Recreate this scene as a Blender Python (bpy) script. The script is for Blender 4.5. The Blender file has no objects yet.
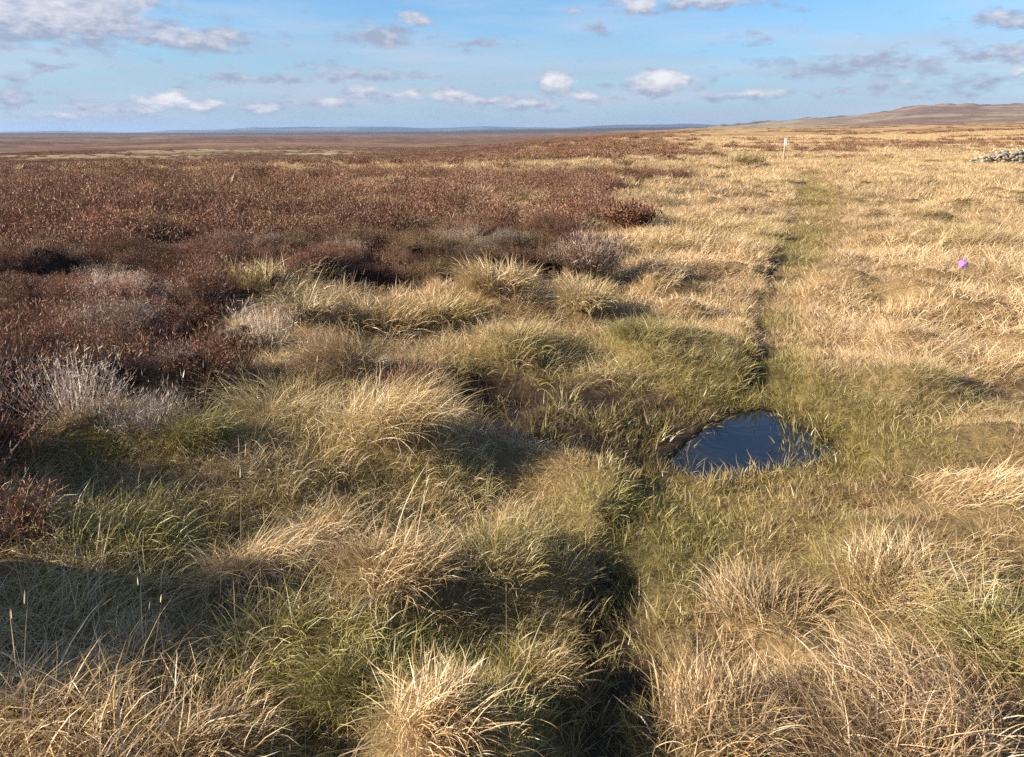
import bpy, math, random
import numpy as np

rng = np.random.default_rng(11)
random.seed(11)
scene = bpy.context.scene
COL = scene.collection
R = math.radians

# ------------------------------------------------------------------ camera
F_PX, CX, CY, PITCH, EYE = 760.0, 512.0, 378.5, R(18.04), 1.6
cp, sp = math.cos(PITCH), math.sin(PITCH)

def ray(u, v):
    a, b = (u - CX) / F_PX, (CY - v) / F_PX
    return np.array((a, cp + b * sp, -sp + b * cp))

def gp(u, v, z=0.0):
    """where the sight line of a photo point meets the level z"""
    d = ray(u, v)
    t = (EYE - z) / max(-d[2], 1e-4)
    return np.array((d[0] * t, d[1] * t))

def az_el(u, v):
    d = ray(u, v)
    return math.degrees(math.atan2(d[0], d[1])), math.degrees(math.atan2(d[2], math.hypot(d[0], d[1])))

cam_d = bpy.data.cameras.new('camera')
cam = bpy.data.objects.new('camera', cam_d)
COL.objects.link(cam)
cam.location = (0, 0, EYE)
cam.rotation_euler = (math.pi / 2 - PITCH, 0, 0)
cam_d.sensor_width = 36
cam_d.lens = F_PX / 1024 * 36
cam_d.clip_start = 0.05
cam_d.clip_end = 90000
scene.camera = cam

# ------------------------------------------------------------------ noise
def _hash(ix, iy, seed):
    h = (ix.astype(np.int64) * 374761393 + iy.astype(np.int64) * 668265263 + seed * 1442695041) & 0xFFFFFFFF
    h = ((h ^ (h >> 13)) * 1274126177) & 0xFFFFFFFF
    h = ((h ^ (h >> 16)) * 2246822519) & 0xFFFFFFFF
    return ((h ^ (h >> 15)) & 0xFFFFFF) / float(0xFFFFFF)

def vnoise(x, y, seed=0):
    x = np.asarray(x, float); y = np.asarray(y, float)
    ix, iy = np.floor(x), np.floor(y)
    fx, fy = x - ix, y - iy
    ux, uy = fx * fx * fx * (fx * (fx * 6 - 15) + 10), fy * fy * fy * (fy * (fy * 6 - 15) + 10)
    a, b = _hash(ix, iy, seed), _hash(ix + 1, iy, seed)
    c, d = _hash(ix, iy + 1, seed), _hash(ix + 1, iy + 1, seed)
    return (a * (1 - ux) + b * ux) * (1 - uy) + (c * (1 - ux) + d * ux) * uy * 1.0

def fbm(x, y, seed=0, octv=4):
    """about -1..1"""
    s, amp, tot = 0.0, 1.0, 0.0
    for k in range(octv):
        ca, sa = math.cos(0.7 * k), math.sin(0.7 * k)
        s = s + amp * (vnoise((x * ca - y * sa) * 2 ** k, (x * sa + y * ca) * 2 ** k, seed + 17 * k) - 0.5) * 2
        tot += amp
        amp *= 0.5
    return s / tot * 1.5

def sstep(a, b, x):
    t = np.clip((x - a) / (b - a), 0, 1)
    return t * t * (3 - 2 * t)

def cells(x, y, size, seed):
    """distance to the nearest of scattered centres (in cell sizes) and that centre's random number"""
    x = np.asarray(x, float) / size; y = np.asarray(y, float) / size
    ix, iy = np.floor(x), np.floor(y)
    best = np.full(x.shape, 9.0); rnd = np.zeros(x.shape)
    for dx_ in (-1, 0, 1):
        for dy_ in (-1, 0, 1):
            cx_, cy_ = ix + dx_, iy + dy_
            px_ = cx_ + .15 + .7 * _hash(cx_, cy_, seed); py_ = cy_ + .15 + .7 * _hash(cx_, cy_, seed + 1)
            dd_ = np.hypot(x - px_, y - py_)
            k = dd_ < best
            best = np.where(k, dd_, best); rnd = np.where(k, _hash(cx_, cy_, seed + 2), rnd)
    return best, rnd

def heath_bush(x, y):
    """0..1 dome of the heather bushes, and a random number per bush"""
    wx, wy = x + .10 * fbm(x * 3, y * 3, 111, 2), y + .10 * fbm(x * 3, y * 3, 112, 2)
    f, r = cells(wx, wy, .56, 113)
    f = f / (.50 + .28 * r)
    return np.sqrt(np.clip(1 - f * f, 0, 1)), r

def sdist(poly, x, y):
    """signed distance to a polygon, negative inside"""
    P = np.asarray(poly, float)
    x = np.asarray(x, float); y = np.asarray(y, float)
    d2 = np.full(x.shape, 1e18)
    inside = np.zeros(x.shape, bool)
    for i in range(len(P)):
        a, b = P[i], P[(i + 1) % len(P)]
        e = b - a
        wx, wy = x - a[0], y - a[1]
        t = np.clip((wx * e[0] + wy * e[1]) / (e @ e + 1e-12), 0, 1)
        d2 = np.minimum(d2, (wx - t * e[0]) ** 2 + (wy - t * e[1]) ** 2)
        c = ((a[1] <= y) & (b[1] > y)) | ((b[1] <= y) & (a[1] > y))
        with np.errstate(divide='ignore', invalid='ignore'):
            xi = a[0] + (y - a[1]) * e[0] / (e[1] if abs(e[1]) > 1e-12 else 1e-12)
        inside ^= c & (x < xi)
    d = np.sqrt(d2)
    return np.where(inside, -d, d)

# ------------------------------------------------------------------ zones
HEATHER = [gp(*p) for p in ((700, 149), (655, 158), (640, 168), (640, 180), (575, 203), (600, 216), (645, 226), (570, 240),
                            (600, 272), (585, 287), (530, 296), (455, 296), (425, 286), (310, 296), (290, 318), (232, 330),
                            (262, 352), (236, 392), (190, 412), (125, 418), (40, 428), (28, 480), (-30, 520), (-40, 600))]
HEATHER += [np.array(p) for p in ((-2.15, 1.75), (-2.05, 1.0), (-6, -1.0), (-150, -2), (-150, 74), (-20, 74))]
PATH = [gp(*p) for p in ((803, 172), (799, 190), (788, 230), (771, 270), (761, 300), (759, 350), (740, 398), (660, 440),
                         (640, 490), (622, 520), (600, 600), (560, 680), (535, 757), (520, 900), (650, 900), (660, 757),
                         (672, 640), (690, 560), (745, 500), (850, 470), (850, 425), (800, 395), (806, 350), (803, 300),
                         (818, 270), (842, 235), (835, 200), (818, 172))]
BOG = [gp(u, v, -.05) for u, v in ((440, 400), (470, 386), (560, 384), (640, 398), (700, 410), (700, 470), (640, 476), (560, 462),
                                   (490, 446), (450, 425))]
CHANNEL = [gp(u, v, -.1) for u, v in ((606, 580), (628, 590), (640, 630), (652, 690), (655, 757), (660, 900), (545, 900), (545, 757),
                                      (570, 690), (592, 630))]
WATER_Z = -0.075
PUDDLE = [gp(u, v, WATER_Z) for u, v in ((664, 462), (686, 440), (702, 426), (733, 411), (762, 407), (785, 412), (806, 426), (832, 434),
                                         (846, 454), (816, 468), (790, 470), (764, 476), (742, 481), (720, 487), (690, 480))]

# plant mounds, plus an unseen shade-casting bank on the left: photo point of the base, radius, mound height (used by height())
MOUNDS = []

RUT = [gp(*p) for p in ((757, 385), (758, 350), (759, 300), (769, 270), (781, 240), (791, 213), (798, 188))]
MUD_SPOT = gp(786, 278)
HOLES = [(gp(*p), a, b) for p, a, b in (((85, 322), .34, .20), ((28, 362), .40, .24), ((214, 385), .22, .13), ((20, 415), .24, .16), ((150, 350), .16, .12),
                                           ((300, 308), .22, .12), ((235, 318), .2, .12), ((585, 266), .25, .3), ((550, 280), .2, .15), ((205, 258), .4, .3), ((540, 246), .3, .3))]
def heath_hole(x, y):
    dd = np.hypot(x, y)
    w_ = 0
    for c, a, b in HOLES:
        w_ = np.maximum(w_, np.exp(-(((x - c[0]) / a) ** 2 + ((y - c[1]) / b) ** 2) ** 1.5))
    w_ = sstep(.3, .6, w_ * (1 + .6 * fbm(x * 2.5, y * 2.5, 122, 2)))
    return np.maximum(w_, sstep(.54, .66, vnoise(x / .42, y / .42, 101)) * (1 - sstep(5.0, 8, dd)) * .9 + sstep(.70, .80, vnoise(x / .8, y / .6, 102)) * (dd < 16) * .7)
def rut_amount(x, y):
    x = np.asarray(x, float); y = np.asarray(y, float)
    d2 = np.full(x.shape, 1e9)
    for a, b in zip(RUT[:-1], RUT[1:]):
        e = b - a
        t = np.clip(((x - a[0]) * e[0] + (y - a[1]) * e[1]) / (e @ e), 0, 1)
        d2 = np.minimum(d2, (x - a[0] - t * e[0]) ** 2 + (y - a[1] - t * e[1]) ** 2)
    wd = .060 * (1 + .35 * fbm(x * 1.5, y * 1.5, 8, 3))
    r = np.exp(-d2 / np.maximum(wd, .02) ** 2)
    return np.maximum(r, np.exp(-((x - MUD_SPOT[0]) / .16) ** 2 - ((y - MUD_SPOT[1]) / .22) ** 2) * .6)

def masks(x, y):
    d = np.hypot(x, y)
    wob = fbm(x / 1.3, y / 1.3, 3, 3) * np.clip(d * 0.035, 0.05, 1.6)
    heath = 1 - sstep(-0.12, 0.12, (sdist(HEATHER, x, y) + wob) / np.clip(d * 0.12, .6, 6))
    path = 1 - sstep(-0.05, 0.09, sdist(PATH, x, y) + fbm(x * 2.2, y * 2.2, 5, 3) * np.clip(.05 + d * .006, 0, .25))
    bog = 1 - sstep(-0.10, 0.12, sdist(BOG, x, y) + fbm(x * 2.5, y * 2.5, 6, 3) * .12)
    chan = 1 - sstep(-0.08, 0.10, sdist(CHANNEL, x, y) + fbm(x * 3, y * 3, 7, 3) * .07)
    return heath, path, bog, chan

# ridge lines of the distance, taken as direction and height angle
def ridge(pts):
    a = np.array([az_el(*p) for p in pts])
    return a[:, 0], a[:, 1]
HILL_R = ridge(((560, 132), (660, 130.5), (700, 127.5), (735, 124), (765, 121.5), (800, 119), (850, 115.5), (880, 111.5), (905, 107.5),
                (922, 105), (950, 105), (1024, 104), (1150, 101), (1400, 100), (1700, 112)))
MID_R = ridge(((-300, 133), (200, 133), (430, 131.6), (520, 129.5), (620, 128), (740, 126.5), (860, 128), (1100, 133)))
FAR_R = ridge(((-600, 131), (-200, 133), (0, 132.5), (60, 131), (120, 132.2), (200, 130), (250, 127.6), (300, 127), (345, 126.2), (420, 128),
               (500, 126.6), (560, 128), (620, 124.5), (680, 124), (740, 126), (900, 125), (1200, 128)))

def far_height(x, y):
    d = np.maximum(np.hypot(x, y), 1e-3)
    az = np.degrees(np.arctan2(x, y))
    ld = np.log(d)
    L = np.interp(ld, np.log([1, 30, 44, 80, 150, 250, 500, 1000, 3000, 6000, 9000, 30000]),
                  [0, 0, -.22, -2.3, -4.7, -6.5, -9, -11.5, -14.5, -17, -30, -30])
    rise = np.interp(az, [-8, 4, 14, 34, 60, 90], [-12, -5, 5, 14, 22, 0])
    Rr = rise * np.clip((d - 110) / 1400, 0, 1) ** 0.9
    w = sstep(-9, 9, az)
    h = L * (1 - w) + Rr * w
    back = np.abs(az) > 75
    # rolling ground, growing with distance
    h = h + fbm(x / 60, y / 60, 21, 4) * np.clip((d - 55) / 300, 0, 1) * 1.5 * np.where(d > 2500, .3, 1)
    h = h + fbm(x / 340, y / 340, 23, 4) * np.clip((d - 300) / 1500, 0, 1) * 3.0 * np.where(d > 2500, .5, 1)
    hm = EYE + 5600 * np.tan(np.radians(np.interp(az, *MID_R)))
    k = np.exp(-((d - 5600) / 1300) ** 2)
    h = h * (1 - k) + hm * k
    hh = EYE + 3300 * np.tan(np.radians(np.interp(az, *HILL_R)))
    k = sstep(1500, 3300, d) * (1 - sstep(3500, 5200, d)) * sstep(7, 13, az) * (1 - sstep(70, 90, az))
    hh = hh + fbm(x / 130, y / 130, 25, 5) * 5.5 + np.abs(fbm(x / 45, y / 45, 26, 3)) * 7.0 * sstep(2900, 3200, d) - 5.0
    h = h * (1 - k) + hh * k
    hf = EYE + 14500 * np.tan(np.radians(np.interp(az, *FAR_R) + fbm(az / 2.5, az * 0, 31, 4) * .05))
    k = sstep(9500, 14500, d) * (1 - sstep(15500, 21000, d))
    h = h * (1 - k) + hf * k
    return h

def height(x, y):
    x = np.asarray(x, float); y = np.asarray(y, float)
    d = np.hypot(x, y)
    heath, path, bog, chan = masks(x, y)
    pud = sdist(PUDDLE, x, y)
    calm = 1 - np.exp(-(np.maximum(pud, 0) / 0.45) ** 2)
    rough = (1 - .75 * np.exp(-(sdist(PATH, x, y) / .45) ** 2) * (d > 4.6)) * (1 - path * .85) * (1 - bog * .6) * calm
    near = np.clip(1 - (d - 60) / 200, 0, 1)
    h = far_height(x, y)
    z = fbm(x / 4.5, y / 4.5, 41, 3) * .09 * calm
    z = z + (vnoise(x / .52, y / .52, 43) ** 1.4 * .27 - .09) * rough
    z = z + fbm(x / .25, y / .25, 44, 2) * .025 * rough
    z = z + heath * (.05 + .10 * (vnoise(x / .6, y / .6, 49) - .4) * (d < 25))
    nearh = heath * (1 - sstep(9, 15, d))
    z = z + nearh * (heath_bush(x, y)[0] - .45) * .30 - heath * heath_hole(x, y) * .22
    z = z - path * .05 - bog * .06 * (1 - path) - chan * .065 - rut_amount(x, y) * .07
    # small hollows worn into the far path
    z = z - path * .02 * sstep(.55, .8, vnoise(x * 0.2, y / 1.6, 47)) * (d > 5)
    z = z * near
    for mx, my, mr, mh in MOUNDS:
        z = z + mh * np.exp(-((x - mx) ** 2 + (y - my) ** 2) / (mr * mr))
    z = z - .13 * (1 - sstep(-.14, .02, pud)) 
    # gullies beyond the post
    g = sstep(.62, .78, vnoise(x / 16 + 3, y / 5.0, 51)) * sstep(48, 58, d) * (1 - sstep(130, 190, d)) * sstep(4, 12, np.degrees(np.arctan2(x, y)))
    z = z - g * 1.0
    return h + z

def hz(x, y):
    return float(height(np.array([x]), np.array([y]))[0])

# ------------------------------------------------------------------ node helpers
def new_mat(name):
    m = bpy.data.materials.new(name)
    m.use_nodes = True
    nt = m.node_tree
    nt.nodes.clear()
    return m, nt

class NT:
    def __init__(self, nt):
        self.nt = nt
    def n(self, kind, **kw):
        nd = self.nt.nodes.new(kind)
        for k, v in kw.items():
            setattr(nd, k, v)
        return nd
    def link(self, a, b):
        self.nt.links.new(a, b)
    def put(self, sock, v):
        if hasattr(v, 'is_output') or isinstance(v, bpy.types.NodeSocket):
            self.link(v, sock)
        else:
            sock.default_value = v
    def math(self, op, a, b=0.0, c=0.0, clamp=False):
        nd = self.n('ShaderNodeMath', operation=op, use_clamp=clamp)
        self.put(nd.inputs[0], a); self.put(nd.inputs[1], b); self.put(nd.inputs[2], c)
        return nd.outputs[0]
    def mix(self, f, a, b, mode='MIX'):
        nd = self.n('ShaderNodeMix', data_type='RGBA', blend_type=mode)
        self.put(nd.inputs[0], f)
        self.put(nd.inputs[6], a if not isinstance(a, tuple) else (*a, 1)[:4])
        self.put(nd.inputs[7], b if not isinstance(b, tuple) else (*b, 1)[:4])
        return nd.outputs[2]
    def ramp(self, f, stops, interp='LINEAR'):
        nd = self.n('ShaderNodeValToRGB')
        cr = nd.color_ramp
        cr.interpolation = interp
        while len(cr.elements) < len(stops):
            cr.elements.new(0.5)
        for e, (p, c) in zip(cr.elements, stops):
            e.position = p
            e.color = (*c, 1) if len(c) == 3 else c
        self.link(f, nd.inputs[0])
        return nd.outputs[0]
    def noise(self, vec, scale, detail=4, rough=.55, dist=0.0):
        nd = self.n('ShaderNodeTexNoise')
        self.link(vec, nd.inputs['Vector'])
        nd.inputs['Scale'].default_value = scale
        nd.inputs['Detail'].default_value = detail
        nd.inputs['Roughness'].default_value = rough
        nd.inputs['Distortion'].default_value = dist
        return nd.outputs[0]

def blade_material(name, mode):
    """plant blades: bl = (along the blade, random, random, kind); tint = (greenness, lightness, rust or deadness)"""
    m, nt = new_mat(name)
    T = NT(nt)
    a = T.n('ShaderNodeAttribute', attribute_name='bl')
    s = T.n('ShaderNodeSeparateColor'); T.link(a.outputs['Color'], s.inputs[0])
    t, r1, r2, kind = s.outputs[0], s.outputs[1], s.outputs[2], a.outputs['Alpha']
    ti = T.n('ShaderNodeAttribute', attribute_name='tint', attribute_type='INSTANCER')
    q = T.n('ShaderNodeSeparateXYZ'); T.link(ti.outputs['Vector'], q.inputs[0])
    g, b, r = q.outputs[0], q.outputs[1], q.outputs[2]
    if mode == 'grass':
        straw = T.ramp(r1, ((0, (.27, .16, .07)), (.35, (.46, .315, .15)), (.75, (.57, .425, .24)), (.93, (.66, .545, .37)), (1, (.29, .145, .06))))
        green = T.ramp(r2, ((0, (.12, .12, .028)), (.5, (.235, .21, .055)), (1, (.37, .31, .10))))
        f = T.math('MULTIPLY_ADD', g, 1.5, T.math('MULTIPLY_ADD', r2, .9, T.math('MULTIPLY_ADD', t, -.35, -.38)), clamp=True)
        f = T.math('MULTIPLY', f, T.math('MULTIPLY', g, 2.2, clamp=True))
        c = T.mix(f, straw, green)
        fr = T.math('MULTIPLY', r, T.math('MULTIPLY_ADD', r1, .8, .3), clamp=True)
        c = T.mix(fr, c, (.27, .125, .055))
    else:
        stem = T.ramp(r1, ((0, (.06, .042, .035)), (1, (.16, .12, .10))))
        leaf = T.ramp(r1, ((0, (.075, .033, .022)), (.42, (.19, .080, .048)), (.70, (.29, .135, .080)), (.86, (.19, .14, .062)), (1, (.44, .29, .20))))
        dead = T.ramp(r2, ((0, (.40, .30, .225)), (1, (.68, .56, .44))))
        leaf = T.mix(T.math('MULTIPLY', g, T.math('MULTIPLY_ADD', r2, .8, .3), clamp=True), leaf, (.13, .125, .04))
        c = T.mix(kind, stem, leaf)
        c = T.mix(r, c, dead)
    vm = T.n('ShaderNodeVectorMath', operation='SCALE')
    T.link(c, vm.inputs[0]); T.link(b, vm.inputs[3])
    c = vm.outputs[0]
    di = T.n('ShaderNodeBsdfDiffuse'); T.link(c, di.inputs[0])
    tr = T.n('ShaderNodeBsdfTranslucent'); T.link(c, tr.inputs[0])
    m1 = T.n('ShaderNodeMixShader'); m1.inputs[0].default_value = .24 if mode == 'grass' else .10
    T.link(di.outputs[0], m1.inputs[1]); T.link(tr.outputs[0], m1.inputs[2])
    gl = T.n('ShaderNodeBsdfGlossy'); gl.inputs['Roughness'].default_value = .42
    gl.inputs['Color'].default_value = (.9, .9, .9, 1)
    m2 = T.n('ShaderNodeMixShader'); m2.inputs[0].default_value = .035 if mode == 'grass' else .015
    T.link(m1.outputs[0], m2.inputs[1]); T.link(gl.outputs[0], m2.inputs[2])
    out = T.n('ShaderNodeOutputMaterial'); T.link(m2.outputs[0], out.inputs[0])
    return m

GRASS_M = blade_material('dry_moor_grass', 'grass')
HEATH_M = blade_material('heather_twigs', 'heather')

def plain_mat(name, col, rough=.7, noise_amt=.25, scale=8.0):
    m, nt = new_mat(name)
    T = NT(nt)
    tc = T.n('ShaderNodeTexCoord')
    nz = T.noise(tc.outputs['Object'], scale, 5, .6)
    c = T.mix(nz, tuple(x * (1 - noise_amt) for x in col), tuple(min(1, x * (1 + noise_amt)) for x in col))
    p = T.n('ShaderNodeBsdfPrincipled')
    T.link(c, p.inputs['Base Color'])
    p.inputs['Roughness'].default_value = rough
    bp = T.n('ShaderNodeBump'); bp.inputs['Strength'].default_value = .4; bp.inputs['Distance'].default_value = .02
    T.link(nz, bp.inputs['Height']); T.link(bp.outputs[0], p.inputs['Normal'])
    o = T.n('ShaderNodeOutputMaterial'); T.link(p.outputs[0], o.inputs[0])
    return m

# ------------------------------------------------------------------ mesh helpers
def mesh_np(name, verts, faces_flat, loop_totals, mat=None, attrs=None, smooth=False):
    me = bpy.data.meshes.new(name)
    nv = len(verts)
    me.vertices.add(nv)
    me.vertices.foreach_set('co', np.ascontiguousarray(verts, np.float32).ravel())
    lt = np.asarray(loop_totals, np.int32)
    me.loops.add(int(lt.sum()))
    me.loops.foreach_set('vertex_index', np.ascontiguousarray(faces_flat, np.int32))
    me.polygons.add(len(lt))
    st = np.zeros(len(lt), np.int32); st[1:] = np.cumsum(lt)[:-1]
    me.polygons.foreach_set('loop_start', st)
    if smooth:
        me.polygons.foreach_set('use_smooth', np.ones(len(lt), bool))
    for an, (kind, data) in (attrs or {}).items():
        at = me.attributes.new(an, kind, 'POINT')
        key = 'color' if 'COLOR' in kind else ('vector' if kind == 'FLOAT_VECTOR' else 'value')
        at.data.foreach_set(key, np.ascontiguousarray(data).ravel())
    me.update(calc_edges=True)
    me.validate()
    if mat:
        me.materials.append(mat)
    return me

def link_obj(name, data, parent=None, loc=(0, 0, 0)):
    o = bpy.data.objects.new(name, data)
    COL.objects.link(o)
    o.location = loc
    if parent:
        o.parent = parent
    return o

def tag(o, label=None, cat=None, group=None, kind=None):
    if label: o['label'] = label
    if cat: o['category'] = cat
    if group: o['group'] = group
    if kind: o['kind'] = kind
    return o

def ribbons(base, azim, lean, bend, length, width, seg=4, twist=None, kindv=0.0, r1=None, r2=None, t0=0.0, t1=1.0, power=1.3, wavy=0.0, g=None):
    """curved tapering blades as flat strips: arrays over n blades -> verts, faces, totals, bl"""
    g = g or rng
    n = len(azim)
    ts = np.linspace(0, 1, seg + 1)
    th = lean[:, None] + bend[:, None] * ts[None, :] ** power
    az = azim[:, None] + (wavy * g.normal(0, 1, (n, 1))) * ts[None, :] ** 2
    step = length[:, None] / seg
    dx = np.sin(th) * np.sin(az); dy = np.sin(th) * np.cos(az); dz = np.cos(th)
    mid = lambda q: (q[:, 1:] + q[:, :-1]) / 2
    P = np.zeros((n, seg + 1, 3))
    P[:, 1:, 0] = np.cumsum(mid(dx) * step, 1)
    P[:, 1:, 1] = np.cumsum(mid(dy) * step, 1)
    P[:, 1:, 2] = np.cumsum(mid(dz) * step, 1)
    P += base[:, None, :]
    tw = g.uniform(-1.2, 1.2, n) if twist is None else twist
    sx, sy = np.cos(azim), -np.sin(azim)
    D = np.stack((dx, dy, dz), -1)
    S = np.stack((np.repeat(sx[:, None], seg + 1, 1), np.repeat(sy[:, None], seg + 1, 1), np.zeros((n, seg + 1))), -1)
    N = np.cross(D, S)
    W = S * np.cos(tw)[:, None, None] + N * np.sin(tw)[:, None, None]
    prof = (1 - ts ** 2.2) * .5 * np.minimum(1, .55 + ts * 2.2)
    off = W * (prof[None, :, None] * width[:, None, None])
    Lp, Rp = P - off, P + off
    nv = 2 * seg + 1
    V = np.empty((n, nv, 3))
    V[:, 0:2 * seg:2] = Lp[:, :seg]
    V[:, 1:2 * seg:2] = Rp[:, :seg]
    V[:, 2 * seg] = P[:, seg]
    fl = []
    tot = []
    for k in range(seg - 1):
        fl += [2 * k, 2 * k + 1, 2 * k + 3, 2 * k + 2]; tot.append(4)
    fl += [2 * seg - 2, 2 * seg - 1, 2 * seg]; tot.append(3)
    Fc = (np.arange(n)[:, None] * nv + np.array(fl)[None, :]).ravel()
    Tt = np.tile(np.array(tot), n)
    r1 = g.random(n) if r1 is None else r1
    r2 = g.random(n) if r2 is None else r2
    bl = np.empty((n, nv, 4))
    tt = np.concatenate((np.repeat(ts[:seg], 2), ts[seg:])) * (t1 - t0) + t0
    bl[:, :, 0] = tt[None, :]
    bl[:, :, 1] = r1[:, None]
    bl[:, :, 2] = r2[:, None]
    bl[:, :, 3] = kindv
    return V.reshape(-1, 3), Fc, Tt, bl.reshape(-1, 4)

def join_parts(parts):
    vs, fs, ts_, bs, o = [], [], [], [], 0
    for v, f, t, b in parts:
        vs.append(v); fs.append(f + o); ts_.append(t); bs.append(b)
        o += len(v)
    return np.concatenate(vs), np.concatenate(fs), np.concatenate(ts_), np.concatenate(bs)

def plant_mesh(name, parts, mat):
    v, f, t, b = join_parts(parts)
    return mesh_np(name, v, f, t, mat, {'bl': ('FLOAT_COLOR', b)})

def disc(n, r, g=None):
    g = g or rng
    rr = r * np.sqrt(g.random(n)); ph = g.uniform(0, 2 * math.pi, n)
    return np.stack((rr * np.sin(ph), rr * np.cos(ph), np.full(n, -.03)), -1), ph, rr / r

# ------------------------------------------------------------------ plant shapes
def tuft(name, n, rad, L, w, lean=(.15, .7), bend=(.5, 1.5), seg=4, bias=0.5, wild=.8):
    base, ph, q = disc(n, rad)
    az = ph + rng.normal(0, wild, n)
    # a mild common lay of the blades, as wind leaves it
    ax = np.sin(az) + bias; ay = np.cos(az) - bias * .25
    az = np.arctan2(ax, ay)
    ln = rng.uniform(*lean, n) * (0.5 + .7 * q)
    lying = rng.random(n) < .18
    ln = np.where(lying, rng.uniform(1.0, 1.5, n), ln)
    bd = rng.uniform(*bend, n)
    le = L * rng.uniform(.45, 1.15, n)
    wi = w * rng.uniform(.6, 1.3, n)
    return plant_mesh(name, [ribbons(base, az, ln, bd, le, wi, seg, wavy=.5)], GRASS_M)

def patch(name, n, rad, L, w, clumps=9, bend=(.5, 1.6)):
    cb, _, _ = disc(clumps, rad)
    which = rng.integers(0, clumps, n)
    b2, ph, q = disc(n, rad * .38)
    base = cb[which] + b2
    base[:, 2] = -.04
    az = ph + rng.normal(0, .8, n)
    az = np.arctan2(np.sin(az) + .5, np.cos(az) - .1)
    cl = rng.uniform(.7, 1.25, clumps)[which]
    cr = rng.random(clumps)[which]
    return plant_mesh(name, [ribbons(base, az, rng.uniform(.1, .7, n), rng.uniform(*bend, n), L * cl * rng.uniform(.5, 1.1, n),
                                     w * rng.uniform(.6, 1.3, n), 3, r1=np.clip(cr * .5 + rng.random(n) * .55, 0, .98))], GRASS_M)

def heather_parts(n, rad, H, shoots, sl, sw, spread=.8, dead=False):
    base, ph, q = disc(n, rad * .45)
    az = ph + rng.normal(0, .5, n)
    ln = q * spread + rng.normal(0, .12, n)
    bd = rng.normal(-.25, .3, n)
    le = H * rng.uniform(.65, 1.12, n)
    stems = ribbons(base, az, ln, bd, le, np.full(n, .006), 4, kindv=0.0)
    # shoots along the upper part of each stem
    ts = rng.uniform(.38, 1.0, (n, shoots))
    th = ln[:, None] + bd[:, None] * ts * .5
    d = le[:, None] * ts
    bx = base[:, 0:1] + np.sin(th) * np.sin(az[:, None]) * d
    by = base[:, 1:2] + np.sin(th) * np.cos(az[:, None]) * d
    bz = base[:, 2:3] + np.cos(th) * d
    B = np.stack((bx, by, bz), -1).reshape(-1, 3)
    B = B + rng.normal(0, 1, B.shape) * np.array((1, 1, .6)) * min(.05, max(.022, sl * .8))
    k = len(B)
    saz = np.repeat(az, shoots) + rng.uniform(-2.6, 2.6, k)
    sh = ribbons(B, saz, rng.uniform(.2, 1.5, k), rng.uniform(-.9, .2, k), sl * rng.uniform(.5, 1.3, k), sw * rng.uniform(.6, 1.3, k), 2,
                 kindv=1.0, r1=np.clip(np.repeat(rng.random(n) * .6, shoots) + rng.random(k) * .42, 0, 1))
    return stems, sh

def heather_mesh(name, *a, **k):
    return plant_mesh(name, list(heather_parts(*a, **k)), HEATH_M)

def proto(me):
    return bpy.data.objects.new(me.name, me)       # a shape to scatter; not linked to the scene itself

# ------------------------------------------------------------------ scatter by geometry nodes
def scatter(name, pts, yaw, tilt, scl, tint, protos, label, cat, kind='stuff'):
    n = len(pts)
    idx = rng.integers(0, len(protos), n).astype(np.int32)
    rot = np.stack((rng.normal(0, 1, n) * tilt, rng.normal(0, 1, n) * tilt, yaw), -1)
    me = mesh_np(name, pts, np.zeros(0, np.int32), np.zeros(0, np.int32), None,
                 {'rot': ('FLOAT_VECTOR', rot.astype(np.float32)), 'scl': ('FLOAT_VECTOR', scl.astype(np.float32)),
                  'tint': ('FLOAT_VECTOR', tint.astype(np.float32)), 'idx': ('INT', idx)})
    ob = link_obj(name, me)
    ng = bpy.data.node_groups.new(name, 'GeometryNodeTree')
    ng.interface.new_socket('Geometry', in_out='INPUT', socket_type='NodeSocketGeometry')
    ng.interface.new_socket('Geometry', in_out='OUTPUT', socket_type='NodeSocketGeometry')
    T = NT(ng)
    gi, go = T.n('NodeGroupInput'), T.n('NodeGroupOutput')
    jn = T.n('GeometryNodeJoinGeometry')
    for p in protos:
        oi = T.n('GeometryNodeObjectInfo')
        oi.inputs['Object'].default_value = p
        oi.inputs['As Instance'].default_value = True
        T.link(oi.outputs['Geometry'], jn.inputs[0])
    ip = T.n('GeometryNodeInstanceOnPoints')
    T.link(gi.outputs[0], ip.inputs['Points'])
    T.link(jn.outputs[0], ip.inputs['Instance'])
    ip.inputs['Pick Instance'].default_value = True
    def at(nm, dt):
        nd = T.n('GeometryNodeInputNamedAttribute', data_type=dt)
        nd.inputs['Name'].default_value = nm
        return nd.outputs['Attribute']
    T.link(at('idx', 'INT'), ip.inputs['Instance Index'])
    e = T.n('FunctionNodeEulerToRotation')
    T.link(at('rot', 'FLOAT_VECTOR'), e.inputs[0])
    T.link(e.outputs[0], ip.inputs['Rotation'])
    T.link(at('scl', 'FLOAT_VECTOR'), ip.inputs['Scale'])
    T.link(ip.outputs[0], go.inputs[0])
    md = ob.modifiers.new('scatter', 'NODES')
    md.node_group = ng
    tag(ob, label, cat, kind=kind)
    return ob

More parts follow.
